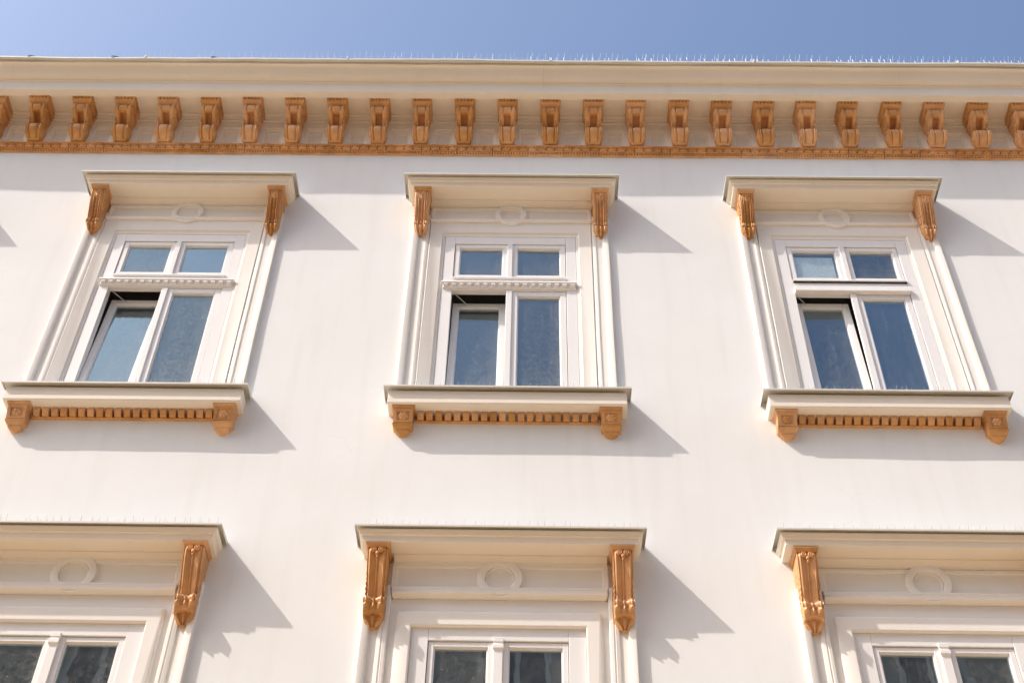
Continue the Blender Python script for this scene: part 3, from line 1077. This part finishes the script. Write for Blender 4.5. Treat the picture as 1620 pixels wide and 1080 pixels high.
SOF_U, SOF_L, SIL_U, SIL_L = 10.862, 7.0, 8.312, 4.25
T = math.radians
P_ = {
    'su': surround_upper(), 'sl': surround_lower(), 'hu': hood(SOF_U, .660, .98), 'hl': hood(SOF_L, .7195, .87),
    'si': sill(SIL_U, .732), 'sil': sill(SIL_L, .76), 'sb': sill_bracket(SIL_U), 'sbl': sill_bracket(SIL_L),
    'bu': hood_bracket_upper(SOF_U), 'bl': hood_bracket_lower(SOF_L),
}
WIN = {0: window_upper(True, T(5.4)), 1: window_upper(True, T(5.0)), 2: window_upper(True, T(5.1)), 3: window_upper(False, T(3.6)), 4: window_upper(True, T(6.2))}
wlow = window_lower()
used = set()


def put(key, proto, x, y=0, z=0):
    if key not in used:
        used.add(key)
        proto.parent = bld
        proto.location = (x, y, z)
        return proto
    o = copy_tree(proto, bld, 0)
    o.location = (x, y, z)
    return o


SILL_DX = {1: -.005, 2: .012, 3: .010}
for i, bx in enumerate(BAYS_U):
    put('su', P_['su'], bx)
    put('hu', P_['hu'], bx)
    put(('w', i), WIN[i], bx, -.012)
    sx = bx + SILL_DX.get(i, 0)
    put('si', P_['si'], sx)
    for s in (-1, 1):
        put('bu', P_['bu'], bx + s * .768)
        put('sb', P_['sb'], sx + s * .758)
for i, bx in enumerate(BAYS_L):
    put('sl', P_['sl'], bx)
    put('hl', P_['hl'], bx - (.02 if i == 3 else 0), 0, {2: .006, 3: .014}.get(i, 0))
    put('wl', wlow, bx)
    put('sil', P_['sil'], bx)
    for s in (-1, 1):
        put('bl', P_['bl'], bx + s * .800)
        put('sbl', P_['sbl'], bx + s * .786)

# pale sheet added behind one top light of the right-hand window to whiten it
bl = MB().box(-.415, -.085, .052, .056, 9.945, 10.235).build('pale_sheet', 'pale_sheet', WIN[3], smooth=0)
bl['label'] = 'pale sheet added behind the upper left pane'


# ---------------------------------------------------------------- bird spikes (fixed on afterwards, things of their own)
def spikes(name, label, x0, x1, y, z, step, hgt, zslope=0.0, group='bird spike strips', seed=1, wobx=None):
    rnd = random.Random(seed)
    b = MB()
    b.box(x0, x1, y - .012, y + .012, z, z + .004)
    x = x0 + .02
    k = 0
    while x < x1 - .01:
        zz = z + .003
        h_ = hgt * rnd.uniform(.88, 1.06)
        for (dx, dy) in ((rnd.uniform(-.012, .012), rnd.uniform(-.01, .01)), (rnd.uniform(.0, .02), -hgt * rnd.uniform(.42, .6)), (rnd.uniform(-.02, .0), hgt * rnd.uniform(.25, .5))):
            if rnd.random() < .07:
                continue
            bx_ = x + rnd.uniform(-.012, .012)
            l = math.sqrt(max(h_ * h_ - dx * dx - dy * dy, .0001))
            b.wire((bx_, y, zz), (bx_ + dx, y + dy, zz + l), .0011)
        x += step * rnd.uniform(.8, 1.2)
        k += 1
    o = b.build(name, 'steel', None, (0, 0, 0), smooth=0)
    # origin at the middle of the strip
    c = Vector(((x0 + x1) / 2, y, z))
    o.data.transform(Matrix.Translation(-c))
    o.location = c
    o['label'] = label
    o['category'] = 'bird spikes'
    o['group'] = group
    return o


spikes('bird_spike_strip', 'long row of steel bird spikes along the roof gutter against the sky', X0, X1, -.47, 12.424, .055, .115, seed=3)
for i, lab in ((1, 'steel bird spikes on the ledge of the upper left window'), (2, 'steel bird spikes on the ledge of the upper middle window'), (3, 'steel bird spikes on the ledge of the upper right window')):
    bx = BAYS_U[i]
    spikes('bird_spike_strip', lab, bx - .84, bx + .84, -.06, SIL_U + .178, .045, .095, seed=10 + i)
for i, lab in ((1, 'steel bird spikes on the hood of the lower left window'), (2, 'steel bird spikes on the hood of the lower middle window'), (3, 'steel bird spikes on the hood of the lower right window')):
    bx = BAYS_L[i]
    spikes('bird_spike_strip', lab, bx - .93, bx + .93, -.12, SOF_L + .122, .058, .10, seed=20 + i)
